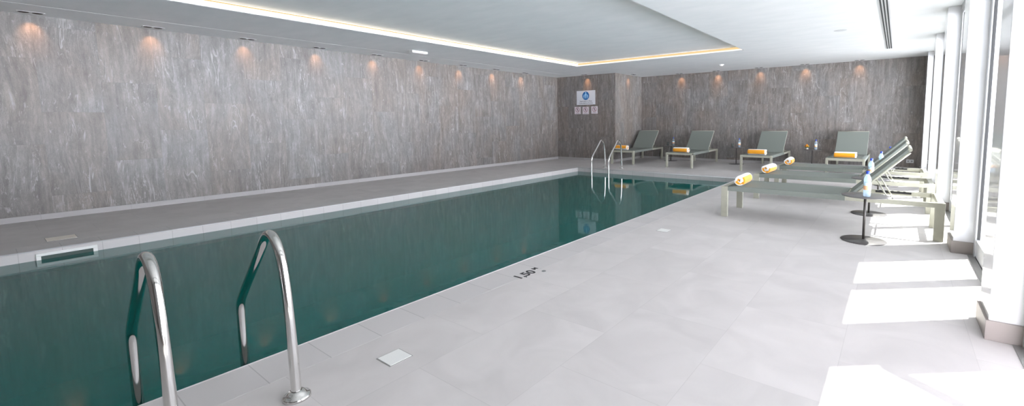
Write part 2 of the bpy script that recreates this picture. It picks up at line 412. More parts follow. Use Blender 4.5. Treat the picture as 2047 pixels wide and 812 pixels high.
# header over the windows
struct(box_obj('wall_right_header', (XG-.03, XG+.07, YN, YB, 2.752, H), 'pvc'))

# piers of the window wall
PIERS = [(-3.2, -.15), (1.08, 1.42), (3.44, 3.775), (5.53, 5.91), (8.02, 8.37), (10.37, 10.72), (13.02, YB)]
for i, (a, b) in enumerate(PIERS):
    bm = BM(); add_box(bm, XW, XG+.12, a, b, 0, H, bev=.006)
    o = struct(obj('wall_right', bm, 'white'))
    bm = BM(); add_box(bm, XW-.014, XG-.0, a-.014, b+.014 if b < YB else b, 0, .118, bev=.002)
    s = struct(obj('baseboard_right', bm, 'skirtp'))

# ------------------------------------------------------------------ windows and doors
def bay(name, a, b, mulls, rail=.15, leaf=False):
    """glazed frame between two piers, from y=a to y=b"""
    root = struct(bpy.data.objects.new(name, None)); COL.objects.link(root)
    f = BM(); jw = .09
    add_box(f, XG-.02, XG+.06, a, a+jw, 0, 2.75, bev=.004)
    add_box(f, XG-.02, XG+.06, b-jw, b, 0, 2.75, bev=.004)
    add_box(f, XG-.02, XG+.06, a+jw, b-jw, 2.70, 2.75, bev=.004)
    edges = [a+jw]
    for (m0, m1) in mulls:
        add_box(f, XG-.02, XG+.06, m0, m1, 0, 2.70, bev=.004); edges += [m0, m1]
    edges.append(b-jw)
    spans = [(edges[i], edges[i+1]) for i in range(0, len(edges), 2)]
    for (p, q) in spans:
        add_box(f, XG-.012, XG+.052, p, q, .012, rail, bev=.004)
    obj('frame', f, 'pvc', root)
    for (p, q) in spans:
        g = BM(); add_box(g, XG+.016, XG+.024, p, q, rail, 2.70); pn = obj('glass', g, 'glass', root)
        s = BM()   # glazing bead and gasket
        for x in (XG-.006,):
            add_box(s, x, x+.02, p, p+.008, rail, 2.70); add_box(s, x, x+.02, q-.008, q, rail, 2.70)
        obj('gasket', s, 'gasket', pn)
        s = BM(); add_box(s, XG-.016, XG+.01, p, q, rail, rail+.02, bev=.003); obj('glazing_bead', s, 'pvc', pn)
    return root
bay('window_1', 5.91, 8.02, [(6.93, 7.01)])
bay('window_2', 8.37, 10.37, [(9.33, 9.41)])
bay('window_3', 10.72, 13.02, [(11.83, 11.91)])
bay('window_4', -.15, 1.08, [])
bay('door_1', 3.775, 5.53, [(4.63, 4.76)])
# door_2: fixed glass beside a leaf that stands open to the terrace
r2 = struct(bpy.data.objects.new('door_2', None)); COL.objects.link(r2)
f = BM()
add_box(f, XG-.02, XG+.06, 1.42, 1.50, 0, 2.75, bev=.004); add_box(f, XG-.02, XG+.06, 3.34, 3.44, 0, 2.75, bev=.004)
add_box(f, XG-.02, XG+.06, 2.28, 2.36, 0, 2.70, bev=.004); add_box(f, XG-.02, XG+.06, 1.50, 3.34, 2.70, 2.75, bev=.004)
add_box(f, XG-.012, XG+.052, 1.50, 2.28, .012, .15, bev=.004)
obj('frame', f, 'pvc', r2)
g = BM(); add_box(g, XG+.016, XG+.024, 1.50, 2.28, .15, 2.70); obj('glass', g, 'glass', r2)
hinge = Matrix.Translation((XG+.05, 3.33, 0)) @ Matrix.Rotation(math.atan2(-.55, .83), 4, 'Z')
LZ = 2.10
f = BM()
for b in ((0, .09, -.02, .02, .012, LZ), (.86, .95, -.02, .02, .012, LZ), (.09, .86, -.02, .02, LZ-.11, LZ), (.09, .86, -.02, .02, .012, .15)):
    add_box(f, *b, bev=.004, mat=None)
bmesh.ops.transform(f, matrix=hinge, verts=f.verts)
lf = obj('door_leaf', f, 'pvc', r2)
g = BM(); add_box(g, .09, .86, -.004, .004, .15, LZ-.11, mat=hinge); obj('glass', g, 'glass', lf)
h = BM(); add_tube(h, [hinge @ Vector(p) for p in ((.90, -.02, 1.0), (.90, -.07, 1.0), (.79, -.07, 1.0))], .009); obj('door_handle', h, 'brushed', lf)
# sill tracks
for (a, b, nm) in ((3.775, 5.53, 1), (1.42, 3.44, 2), (5.91, 8.02, 3), (8.37, 10.37, 4), (10.72, 13.02, 5), (-.15, 1.08, 6)):
    bm = BM(); add_box(bm, XG-.062, XG-.012, a+.015, b-.015, -.001, .004); add_box(bm, XG-.014, XG-.010, a+.015, b-.015, 0, .012, mi=1)
    struct(obj('trim_%d' % nm, bm, ['brushed', 'gasket']))
# terrace outside
struct(box_obj('ground', (XG+.02, 2.9, -8, 20, -.30, -.015), 'terrace'))

# ------------------------------------------------------------------ swimming pool
pool = thing('swimming_pool', 'long rectangular swimming pool filled with dark green water', 'swimming pool', ((PX0+PX1)/2, (PY0+PY1)/2, -1.5))
def pobj(name, bm, mats):
    o = obj(name, bm, mats); o.parent = pool; o.matrix_parent_inverse = Matrix.Translation(-pool.location); return o
bm = BM(); t = .12
add_box(bm, PX0-t, PX1+t, PY0-t, PY1+t, -1.62, -1.5)
add_box(bm, PX0-t, PX0, PY0-t, PY1+t, -1.5, -.26); add_box(bm, PX1, PX1+t, PY0-t, PY1+t, -1.5, -.26)
add_box(bm, PX0, PX1, PY0-t, PY0, -1.5, -.26); add_box(bm, PX0, PX1, PY1, PY1+t, -1.5, -.26)
pobj('basin', bm, 'basin')
# coping tiles (top and riser in one) with a pale tube painting the edge highlight
for b_, m_ in (((PX0-COP, PX0, PY0-COP, PY1+COP), 'coping'), ((PX1, PX1+COP, PY0-COP, PY1+COP), 'coping'),
               ((PX0, PX1, PY0-COP, PY0), 'copingx'), ((PX0, PX1, PY1, PY1+COP), 'copingx')):
    bm = BM(); add_box(bm, *b_, -.26, 0, bev=.004); pobj('coping', bm, m_)
bm = BM(); r = .007
for pts in (((PX0, PY0, -.004), (PX0, PY1, -.004)), ((PX1, PY0, -.004), (PX1, PY1, -.004)), ((PX0, PY1, -.004), (PX1, PY1, -.004))):
    add_tube(bm, pts, r, seg=8)
tr = pobj('edge_highlight', bm, simple('pale_edge_highlight', (.66, .66, .66), .4)); tr['label'] = 'pale rounded line painting the highlight on the pool edge'
bm = BM()
vs = [bm.verts.new(v) for v in ((PX0, PY0, WZ), (PX1, PY0, WZ), (PX1, PY1, WZ), (PX0, PY1, WZ))]; bm.faces.new(vs)
w = pobj('water', bm, 'water'); w['label'] = 'still dark green water'

# skimmer in the left riser
sk = thing('pool_skimmer', 'white rectangular skimmer frame set in the left pool edge', 'pool skimmer', (PX0, .525, -.10))
bm = BM(); a0, a1, z0, z1 = -.222, .222, -.070, .062
for b in ((a0, a1, z1-.030, z1), (a0, a1, z0, z0+.030), (a0, a0+.035, z0+.030, z1-.030), (a1-.035, a1, z0+.030, z1-.030)):
    add_box(bm, .001, .014, b[0], b[1], b[2], b[3], bev=.003)
obj('frame', bm, 'lid', sk)
bm = BM(); add_box(bm, .001, .004, a0+.035, a1-.035, z0+.030, z1-.030); obj('flap', bm, simple('skimmer_flap', (.045, .075, .065), .5), sk)

# ------------------------------------------------------------------ pool ladders
def ladder(label, loc, rz, hw, sc=1.0):
    """local: +X leads from the pool edge inland, hand rails at y=-hw and +hw; edge at x=0"""
    t = thing('pool_ladder', label, 'pool ladder', loc, rz, None)
    for s in (-1, 1):
        pts = [(.535, 0), (.525, .25), (.505, .50), (.475, .655), (.42, .745), (.34, .775), (.275, .735), (.225, .675), (-.105, .355), (-.145, .30), (-.150, .22), (-.150, 0), (-.150, -1.05)]
        # keep the slope straight, round the bends
        P = smooth_path([(x, s*hw, z) for x, z in pts], 3)
        bm = BM(); add_tube(bm, P, .0215, seg=20); hr = obj('handrail', bm, 'steel', t)
        bm = BM()
        add_lathe(bm, [(.022, .001), (.060, .001), (.060, .010), (.055, .017), (.046, .019), (.044, .024), (.036, .030), (.030, .036), (.0225, .037)], 32, .535, s*hw)
        obj('flange', bm, 'steel', hr)
    for k, z in enumerate((-.35, -.62, -.89)):
        bm = BM(); add_box(bm, -.190, -.110, -hw, hw, z-.012, z+.012, bev=.004); obj('step', bm, 'steel', t)
    return t
NLX = -2.79
ladder('chrome pool ladder with two tall handrails standing in the foreground', (PX1, .601, 0), 0, .219)
ladder('chrome pool ladder at the far end of the pool, before the block wall', (-6.38, PY1-.05, 0), PI/2, .27)

# ------------------------------------------------------------------ deck fittings
def lid(loc, w, m, label, cat, grp=None, name='skimmer_lid'):
    t = thing(name, label, cat, loc, 0, grp)
    bm = BM(); add_box(bm, -w/2-.006, w/2+.006, -w/2-.006, w/2+.006, .0, .0015); obj('rim', bm, simple('lid_rim', (.33, .32, .31), .6), t)
    bm = BM(); add_box(bm, -w/2, w/2, -w/2, w/2, .0015, .004, bev=.001); obj('cover', bm, m, t)
lid((-2.203, 1.295, 0), .128, 'lid', 'small square white cover in the deck just beyond the near ladder', 'deck cover')
lid((-2.19, 4.77, 0), .128, 'lid', 'small square white cover in the deck before the nearest sun lounger', 'deck cover')
lid((-7.82, .53, 0), .23, 'lid_shaded', 'square white cover, its shade tinted beige, in the dark deck behind the pool skimmer', 'deck cover')
# depth marking
def text_mesh(name, body, size, mat, extr=.0006, align='LEFT', shear=0, bold=0.0):
    c = bpy.data.curves.new(name, 'FONT'); c.body = body; c.size = size; c.extrude = extr; c.offset = bold; c.align_x = align; c.shear = shear
    tmp = bpy.data.objects.new(name+'_tmp', c); COL.objects.link(tmp)
    dg = bpy.context.evaluated_depsgraph_get(); me = bpy.data.meshes.new_from_object(tmp.evaluated_get(dg))
    bpy.data.objects.remove(tmp); bpy.data.curves.remove(c)
    me.materials.clear(); me.materials.append(M[mat])
    o = bpy.data.objects.new(name, me); COL.objects.link(o); return o
dm = thing('depth_marking', 'black depth lettering 1,50 M on the deck at the pool edge', 'depth marking', (-2.475, 2.585, 0), PI/2)
o = text_mesh('numerals', '1,50', .130, 'ink', bold=.0025); o.parent = dm; o.location = (0, 0, .0012)
o = text_mesh('unit_letter', 'M', .066, 'ink', bold=.0015); o.parent = dm; o.location = (.250, .050, .0012)
fx = BM(); add_lathe(fx, [(0, .004), (.010, .004), (.016, .003), (.020, .0)], 16); o = obj('deck_smudge', fx, simple('smudge_grey', (.20, .20, .20), .5, metal=.3), None, (-2.44, 2.86, 0))  # low disc stands in for a small grey smudge
tag(o, 'tiny grey smudge on the deck, made as a round disc, after the depth lettering', 'deck smudge')

# ------------------------------------------------------------------ sun loungers
LEN, WID, RZ = 2.33, .76, .41
def make_lounger():
    t = thing('sun_lounger', '', 'sun lounger')
    w = WID/2
    bm = BM()
    for s in (-1, 1):
        add_box(bm, s*w-(.028 if s > 0 else 0), s*w+(.028 if s < 0 else 0), .06, LEN-.06, RZ-.052, RZ, bev=.003)
    add_box(bm, -w, w, LEN-.06, LEN-.005, RZ-.052, RZ, bev=.003); add_box(bm, -w, w, .005, .06, RZ-.052, RZ, bev=.003)
    add_box(bm, -w+.028, w-.028, 1.40, 1.44, RZ-.05, RZ-.012, bev=.003)
    obj('frame', bm, 'frame', t)
    for sx in (-1, 1):
        for y0 in (0, LEN-.085):
            bm = BM(); xa = sx*w-(.045 if sx > 0 else 0)
            add_box(bm, xa, xa+.045, y0, y0+.085, 0, RZ+.002, bev=.003)
            obj('leg', bm, 'frame', t)
    # seat sling wrapped over the rails
    bm = BM(); nx, ny = 8, 14; y0, y1 = .088, 1.43; g = []
    for i in range(nx+1):
        row = []
        for j in range(ny+1):
            u = i/nx; v = j/ny
            z = RZ+.006 - .010*math.sin(PI*u)*math.sin(PI*min(1, v*3)*.5)
            row.append(bm.verts.new((-w-.003+u*(2*w+.006), y0+(y1-y0)*v, z)))
        g.append(row)
    for i in range(nx):
        for j in range(ny):
            f = bm.faces.new((g[i][j], g[i+1][j], g[i+1][j+1], g[i][j+1])); f.smooth = True
    for col_ in (g[0], g[-1]):
        low = [bm.verts.new((v.co.x, v.co.y, RZ-.054)) for v in col_]
        for j in range(ny): bm.faces.new((col_[j], col_[j+1], low[j+1], low[j]))
    for jj in (0, ny):
        low = [bm.verts.new((g[i][jj].co.x, g[i][jj].co.y, RZ-.020)) for i in range(nx+1)]
        for i in range(nx): bm.faces.new((g[i][jj], g[i+1][jj], low[i+1], low[i]))
    st = obj('seat', bm, 'sling', t)
    # backrest
    hy, hz = 1.46, RZ-.01; ang = math.atan2(.56, .548); Lb = .785
    Mx = Matrix.Translation((0, hy, hz)) @ Matrix.Rotation(ang, 4, 'X')
    bw = w-.035
    bm = BM(); add_box(bm, -bw, bw, 0, Lb, -.012, .018, bev=.008, mat=None)
    bmesh.ops.transform(bm, matrix=Mx, verts=bm.verts)
    b = obj('backrest', bm, 'sling', t)
    bm = BM()
    for s in (-1, 1): add_tube(bm, [Mx @ Vector((s*(bw-.012), -.02, -.022)), Mx @ Vector((s*(bw-.012), Lb-.02, -.022))], .013, seg=10)
    add_tube(bm, [Mx @ Vector((-bw, Lb, -.002)), Mx @ Vector((bw, Lb, -.002))], .021, seg=14)
    obj('backrest_frame', bm, 'frame', b)
    # prop arms and dark ratchet rails
    for s in (-1, 1):
        bm = BM(); p0 = Mx @ Vector((s*(bw-.05), .34, -.03)); p1 = Vector((s*(bw-.03), 1.86, RZ-.04))
        add_tube(bm, [p0, p1], .008, seg=8)
        obj('prop_arm', bm, 'frame', t)
        bm = BM(); xa = s*(w-.030) - (.012 if s > 0 else 0)
        add_box(bm, xa, xa+.012, 1.70, 2.06, RZ-.030, RZ-.004, bev=.002)
        for k in range(5): add_box(bm, xa-.002, xa+.014, 1.74+.06*k, 1.765+.06*k, RZ-.008, RZ+.002)
        obj('ratchet_rail', bm, 'black', t)
    bm = BM(); add_tube(bm, [(-bw+.03, 1.86, RZ-.04), (bw-.03, 1.86, RZ-.04)], .010, seg=10); obj('prop_bar', bm, 'frame', t)
    return t
lp = make_lounger()
LX = -1.89
FY = 11.53
spots = [
    ((LX, 6.31, 0), -PI/2, 'nearest sun lounger of the three set across, its head end by the window pier', 'sun loungers along the windows'),
    ((LX, 7.98, 0), -PI/2, 'middle sun lounger of the three whose head ends face the windows', 'sun loungers along the windows'),
    ((LX, 9.50, 0), -PI/2, 'farthest sun lounger of the three whose head ends face the windows', 'sun loungers along the windows'),
    ((-6.68, FY, 0), .055, 'sun lounger behind the far pool ladder, beside the stone block', 'sun loungers along the far wall'),
    ((-4.83, FY-.10, 0), .03, 'sun lounger second from the left along the far stone wall', 'sun loungers along the far wall'),
    ((-2.84, FY, 0), 0, 'sun lounger third from the left along the far stone wall', 'sun loungers along the far wall'),
    ((-.93, FY, 0), 0, 'rightmost sun lounger standing against the far stone wall', 'sun loungers along the far wall'),
]
for i, (loc, rz, lab, grp) in enumerate(spots): place(lp, i > 0, loc, rz, lab, grp)

# ------------------------------------------------------------------ rolled towels (spiral of striped terry)
def make_towel():
    L = .44
    bm = BM(); seg = 26; turns = 4; r0 = .010; pitch = .0150; th = .0135
    pts = []
    for i in range(seg*turns+1):
        a = i*2*PI/seg; r = r0 + pitch*a/(2*PI)
        pts.append((a, r))
    def P(a, r, x): return (x, r*math.cos(a), r*math.sin(a))
    xs = [-L/2, -L/2+.03, 0, L/2-.03, L/2]
    prev = None
    for i, (a, r) in enumerate(pts):
        tt = i/len(pts); wob = .006*math.sin(a*1.3)*(1-tt*.3)
        ring = []
        for k, x in enumerate(xs):
            xx = x + (wob if k in (0, 4) else 0); sq = .94 if k in (0, 4) else 1.0
            ro = (r+th/2)*sq; ri = max(.001, (r-th/2)*sq)
            ring.append((bm.verts.new(P(a, ri, xx)), bm.verts.new(P(a, ro, xx))))
        if prev:
            deg = math.degrees(a) % 360; tn = i//seg
            if tn >= turns-1: orange = 148 < deg < 240
            else: orange = (deg+tn*70) % 360 < 150
            for k in range(len(xs)-1):
                mi = 1 if orange and not (tn >= turns-1 and k == len(xs)-2) else 0
                for (q) in ((prev[k][1], ring[k][1], ring[k+1][1], prev[k+1][1]), (prev[k][0], prev[k+1][0], ring[k+1][0], ring[k][0])):
                    f = bm.faces.new(q); f.material_index = mi; f.smooth = True
            for k in (0, len(xs)-1):
                f = bm.faces.new((prev[k][0], ring[k][0], ring[k][1], prev[k][1])); f.material_index = 1 if orange else 0
        else:
            for k in range(len(xs)-1): bm.faces.new((ring[k][0], ring[k+1][0], ring[k+1][1], ring[k][1]))
        prev = ring
    for k in range(len(xs)-1): bm.faces.new((prev[k][0], prev[k][1], prev[k+1][1], prev[k+1][0]))
    o = obj('rolled_towel', bm, ['towelw', 'towelo']); o['category'] = 'towel'
    return o
tp = make_towel(); TR = .079
tw = [
    ((LX+.20, 6.26, RZ+TR), PI/2+.03, 'orange and white rolled towel on the foot of the nearest sun lounger'),
    ((LX+.17, 7.92, RZ+TR), PI/2-.04, 'orange and white rolled towel on the middle of the three loungers by the windows'),
    ((LX+.19, 9.52, RZ+TR), PI/2+.05, 'orange and white rolled towel on the third lounger from the camera, by the windows'),
    ((-6.88, FY+.33, RZ+TR), 0, 'rolled towel with broad white top seen behind the far pool ladder'),
    ((-4.85, FY+.12, RZ+TR), 0, 'rolled orange towel on the second lounger from the left along the far wall'),
    ((-2.86, FY+.22, RZ+TR), 0, 'rolled orange towel on the third lounger from the left along the far wall'),
    ((-.94, FY+.20, RZ+TR), 0, 'rolled orange towel on the rightmost lounger against the far wall'),
]
tilt = [.1, -.5, -.2, .55, -.1, .22, -.12]
for i, (loc, rz, lab) in enumerate(tw):
    t = place(tp, i > 0, loc, rz, lab, 'rolled towels on the loungers')
    t.rotation_mode = 'XYZ'; t.rotation_euler = (-tilt[i], 0, rz)

# ------------------------------------------------------------------ side tables
def make_table():
    t = thing('side_table', '', 'side table'); TH = .49
    bm = BM(); add_lathe(bm, [(0, 0), (.208, 0), (.212, .004), (.208, .008), (.03, .010), (.02, .016), (0, .016)], 40); obj('base', bm, 'tabletop', t)
    bm = BM(); add_lathe(bm, [(0, .01), (.0125, .01), (.0125, TH-.012), (0, TH-.012)], 16); obj('pole', bm, 'mesh_dark', t)
    bm = BM(); add_lathe(bm, [(0, TH-.014), (.05, TH-.014), (.06, TH-.008), (.216, TH-.008), (.220, TH-.004), (.216, TH), (0, TH)], 40); obj('tabletop', bm, 'tabletop', t)
    return t
tbp = make_table(); TH = .49
tabs = [
    ((-.245, 5.56, 0), 'round pedestal side table nearest the camera, in front of the loungers', 'a'),
    ((-.27, 7.19, 0), 'round pedestal side table between the nearest and the middle lounger by the windows', 'a'),
    ((-.22, 8.82, 0), 'round pedestal side table between the second and third lounger by the windows', 'a'),
    ((-.14, 10.45, 0), 'round pedestal side table beyond the farthest of the loungers by the windows', 'a'),
    ((-5.92, 13.38, 0), 'thin dark side table between the two leftmost far wall loungers', 'b'),
    ((-3.82, 13.30, 0), 'thin dark side table between the second and third far wall loungers', 'b'),
    ((-1.82, 13.25, 0), 'thin dark side table with flowers before the far wall', 'b'),
]
for i, (loc, lab, g) in enumerate(tabs): place(tbp, i > 0, loc, 0, lab, 'round pedestal side tables')

# ------------------------------------------------------------------ water bottles
def make_bottle():
    t = thing('water_bottle', '', 'water bottle')
    bm = BM()
    add_lathe(bm, [(0, .004), (.026, 0), (.033, .006), (.034, .05), (.031, .058), (.034, .066), (.034, .085)], 24)
    add_lathe(bm, [(.034, .085), (.034, .15), (.033, .165), (.035, .175), (.031, .20), (.020, .225), (.013, .238), (.013, .250)], 24)
    obj('body', bm, 'plastic', t)
    bm = BM(); add_lathe(bm, [(0, .008), (.029, .008), (.0315, .052), (.0315, .16), (.028, .198), (.018, .22), (0, .22)], 20); obj('water', bm, 'bwater', t)
    bm = BM(); add_lathe(bm, [(.0348, .075, 1), (.0348, .118, 0), (.0348, .150)], 24); o = obj('label', bm, ['labelb', 'labelo'], t)
    bm = BM(); add_lathe(bm, [(0.0, .240), (.0175, .240), (.0180, .246), (.0180, .266), (.016, .270), (0, .270)], 20); o = obj('cap', bm, 'blue', t); o['label'] = 'blue screw cap'
    return t
bp_ = make_bottle()
bots = [
    ((-.228, 5.46, TH), 'blue capped water bottle on the side table nearest the camera'),
    ((-.27, 7.25, TH), 'blue capped water bottle on the table between the nearest and middle loungers'),
    ((-.20, 8.88, TH), 'blue capped water bottle third from the camera, by the window loungers'),
    ((-.10, 10.45, TH), 'blue capped water bottle farthest from the camera, rising over the tilted backrests'),
    ((-5.84, 13.38, TH), 'water bottle on the thin table between the two leftmost far wall loungers'),
    ((-3.74, 13.30, TH), 'water bottle on the thin table between the second and third far wall loungers'),
    ((-1.74, 13.25, TH), 'water bottle beside the orange flowers at the far wall'),
]
for i, (loc, lab) in enumerate(bots): place(bp_, i > 0, loc, 0, lab, 'blue capped water bottles')
# tumblers
def make_glass():
    bm = BM(); add_lathe(bm, [(0, .002), (.026, .002), (.034, .12), (.036, .12), (.029, 0), (0, 0)], 20)
    o = obj('drinking_glass', bm, 'tumbler'); o['category'] = 'drinking glass'; return o
gp = make_glass()
place(gp, False, (-6.02, 13.36, TH), 0, 'empty drinking glass left of the bottle on the leftmost far wall table', 'drinking glasses')
place(gp, True, (-3.93, 13.28, TH), 0, 'empty drinking glass left of the bottle on the middle far wall table', 'drinking glasses')
# small orange flower pot
fl = thing('flower_pot', 'small pot of orange and yellow flowers on the right far wall table', 'flower pot', (-1.95, 13.24, TH))
bm = BM(); add_lathe(bm, [(0, 0), (.028, 0), (.038, .045), (.034, .048), (0, .040)], 20); obj('pot', bm, 'ceramic', fl)
bm = BM()
for k in range(14):
    a = k*2.4; p = Vector((.06*math.cos(a), .05*math.sin(a), .055+.012*(k % 3)))
    q = Vector((0, 0, .042)); sd = Vector((-math.sin(a), math.cos(a), 0))*.014; mid = (p+q)/2+Vector((0, 0, .012))
    v = [bm.verts.new(x) for x in (q, mid+sd, p, mid-sd)]; bm.faces.new(v)
obj('leaves', bm, 'leaf', fl)
for k, (x, y, z, r) in enumerate(((-.035, 0, .085, .030), (.030, .005, .080, .028), (0, -.012, .115, .034), (.004, .02, .098, .026), (-.012, -.03, .080, .026))):
    bm = BM()
    for ring in range(3):
        n_ = 7+ring
        for i in range(n_):
            a = 2*PI*i/n_+ring*.4; el = .3+.5*ring
            d = Vector((math.cos(a)*math.cos(el), math.sin(a)*math.cos(el), math.sin(el)))
            s = Vector((-math.sin(a), math.cos(a), 0))*r*.42; c0 = Vector((0, 0, -r*.3))
            v = [bm.verts.new(q) for q in (c0, c0+d*r*.75+s, c0+d*r*1.25+Vector((0, 0, r*.1)), c0+d*r*.75-s)]
            bm.faces.new(v)
    add_lathe(bm, [(0, -r*.45), (r*.45, -r*.1), (r*.42, r*.35), (0, r*.55)], 10)
    o = obj('flower', bm, 'flower' if k % 2 == 0 else 'flowery', fl); o.location = (x, y, z)

# ------------------------------------------------------------------ signs on the block wall
def disc(bm, cx, cz, r0, r1, y, mi=0, seg=40):
    a = [bm.verts.new((cx+r1*math.cos(2*PI*i/seg), y, cz+r1*math.sin(2*PI*i/seg))) for i in range(seg)]
    if r0 <= 0:
        f = bm.faces.new(a); f.material_index = mi; return
    b = [bm.verts.new((cx+r0*math.cos(2*PI*i/seg), y, cz+r0*math.sin(2*PI*i/seg))) for i in range(seg)]
    for i in range(seg):
        j = (i+1) % seg; f = bm.faces.new((a[i], a[j], b[j], b[i])); f.material_index = mi
def poly(bm, pts, y, mi=0):
    f = bm.faces.new([bm.verts.new((x, y, z)) for x, z in pts]); f.material_index = mi
def figure(bm, cx, cz, s, y, pose=0, mi=0):
    disc(bm, cx, cz+s*.42, 0, s*.12, y, mi, 14)
    poly(bm, [(cx-s*.13, cz+s*.27), (cx+s*.13, cz+s*.27), (cx+s*.10, cz-s*.10), (cx-s*.10, cz-s*.10)], y, mi)
    poly(bm, [(cx-s*.10, cz-s*.10), (cx-s*.01, cz-s*.10), (cx-s*.04-pose*s*.1, cz-s*.5), (cx-s*.12-pose*s*.1, cz-s*.5)], y, mi)
    poly(bm, [(cx+s*.01, cz-s*.10), (cx+s*.10, cz-s*.10), (cx+s*.12+pose*s*.1, cz-s*.5), (cx+s*.04+pose*s*.1, cz-s*.5)], y, mi)
    poly(bm, [(cx-s*.13, cz+s*.27), (cx-s*.13, cz+s*.16), (cx-s*.26, cz-s*.05), (cx-s*.30, cz+s*.0)], y, mi)
    poly(bm, [(cx+s*.13, cz+s*.27), (cx+s*.13, cz+s*.16), (cx+s*.26, cz-s*.05), (cx+s*.30, cz+s*.0)], y, mi)
sg = thing('pool_sign', 'white rectangular sign with a blue disc and two lines of lettering', 'sign', (-8.402, YA, 2.082))
bm = BM(); add_box(bm, -.372, .372, -.010, -.001, -.232, .232, bev=.002); obj('board', bm, 'signw', sg)
bm = BM(); disc(bm, 0, .062, 0, .138, -.0112); obj('blue_disc', bm, 'signblue', sg)
bm = BM(); figure(bm, 0, .075, .20, -.0124); figure(bm, -.070, .035, .12, -.0124); figure(bm, .072, .035, .12, -.0124); obj('pictogram', bm, 'signfig', sg)
for txt, z, s in (('Supervision in Place', -.135, .062), ('Controlled by Parents', -.200, .062)):
    o = text_mesh('lettering', txt, s, 'ink', align='CENTER'); o.parent = sg; o.rotation_euler = (PI/2, 0, 0); o.location = (0, -.0115, z)
for k, (cx, cz, lab, pose) in enumerate(((-8.741, 1.667, 'leftmost of the three small square prohibition signs', 1), (-8.413, 1.660, 'middle one of the three small square prohibition signs', 0), (-8.062, 1.669, 'rightmost of the three small square prohibition signs', .5))):
    s = thing('prohibition_sign', lab+' below the blue disc sign', 'sign', (cx, YA, cz), 0, 'small prohibition signs')
    bm = BM(); add_box(bm, -.125, .125, -.008, -.001, -.120, .120, bev=.002); obj('board', bm, 'signp', s)
    bm = BM(); disc(bm, 0, .022, .068, .084, -.0095)
    c_, s_ = .054, .054
    poly(bm, [(-c_-.005, .022+s_-.005), (-c_+.005, .022+s_+.005), (c_+.005, .022-s_+.005), (c_-.005, .022-s_-.005)], -.0105)
    obj('red_ring', bm, 'red', s)
    bm = BM(); figure(bm, 0, .022, .10, -.0088, pose)
    for q in range(5): poly(bm, [(-.07+q*.03, -.098), (-.07+q*.03+.02, -.098), (-.07+q*.03+.02, -.088), (-.07+q*.03, -.088)], -.0088)
    obj('pictogram', bm, 'ink', s)

# power socket at the right of the far wall
so = thing('wall_socket', 'small white double power socket low on the far wall near the windows', 'socket', (.285, YB, .225))
bm = BM(); add_box(bm, -.075, .075, -.010, -.001, -.042, .042, bev=.003); obj('plate', bm, 'pvc', so)
bm = BM()
for cx in (-.036, .036): add_lathe(bm, [(0, 0), (.022, 0), (.022, .002), (0, .002)], 20, mat=Matrix.Translation((cx, -.0125, 0)) @ Matrix.Rotation(PI/2, 4, 'X'))
obj('outlet', bm, simple('socket_grey', (.35, .35, .35), .5), so)

# ------------------------------------------------------------------ ceiling fittings
# cove lights round the raised field
def cove(label, b, m, body, edge=None):
    t = thing('cove_light', label, 'cove light', ((b[0]+b[1])/2, (b[2]+b[3])/2, (b[4]+b[5])/2), 0, 'cove lights round the raised ceiling')
    L = t.location
    bm = BM(); add_box(bm, b[0]-L.x, b[1]-L.x, b[2]-L.y, b[3]-L.y, b[4]-L.z, b[5]-L.z); obj('diffuser', bm, m, t)
    if edge:
        bm = BM(); add_box(bm, edge[0]-L.x, edge[1]-L.x, edge[2]-L.y, edge[3]-L.y, edge[4]-L.z, edge[5]-L.z); o = obj('amber_fringe_glow', bm, 'leda', t); o['label'] = 'emissive band painting the amber fringe of the cove glow'  # amber fringe of the hidden strip's light, put in as a glowing band
    bm = BM(); add_box(bm, body[0]-L.x, body[1]-L.x, body[2]-L.y, body[3]-L.y, body[4]-L.z, body[5]-L.z); obj('lip', bm, 'pvc', t)
zl = H
cove('long glowing cove light strip along the left edge of the raised ceiling', (CX0+.002, CX0+.010, CY0+.03, CY1-.012, zl+.009, HR-.026), 'led', (CX0+.001, CX0+.016, CY0+.03, CY1-.012, zl+.001, zl+.008), (CX0+.002, CX0+.010, CY0+.03, CY1-.012, HR-.025, HR-.008))
cove('amber cove light strip along the far edge of the raised ceiling', (CX0+.03, CX1-.03, CY1-.010, CY1-.002, zl+.009, zl+.034), 'ledp', (CX0+.02, CX1-.02, CY1-.016, CY1-.001, zl+.001, zl+.008), (CX0+.03, CX1-.03, CY1-.010, CY1-.002, zl+.035, HR-.020))
cove('hidden cove light strip along the right edge of the raised ceiling', (CX1-.008, CX1-.002, CY0+.03, CY1-.03, zl+.040, HR-.030), 'leda', (CX1-.014, CX1-.001, CY0+.03, CY1-.03, zl+.001, zl+.012))

# wall washers: twin recessed spots
def make_spot():
    t = thing('twin_downlight', '', 'downlight')
    bm = BM(); add_box(bm, -.060, .060, -.125, .125, -.004, .000, bev=.0015); obj('trim_plate', bm, 'pvc', t)
    for s in (-1, 1):
        bm = BM(); add_lathe(bm, [(0, -.0085), (.044, -.0085), (.050, -.0045)], 24, 0, s*.06); obj('aperture', bm, 'hole', t)
    lt = bpy.data.lights.new('spot_lamp', 'SPOT'); lt.energy = 6; lt.color = (1.0, .50, .24); lt.spot_size = math.radians(62); lt.spot_blend = 1.0; lt.shadow_soft_size = .02
    lo = bpy.data.objects.new('spot_lamp', lt); COL.objects.link(lo); lo.parent = t; lo.location = (-.02, 0, -.012); lo.rotation_euler = (0, math.radians(36), 0)
    return t
sp = make_spot(); n_ = 0
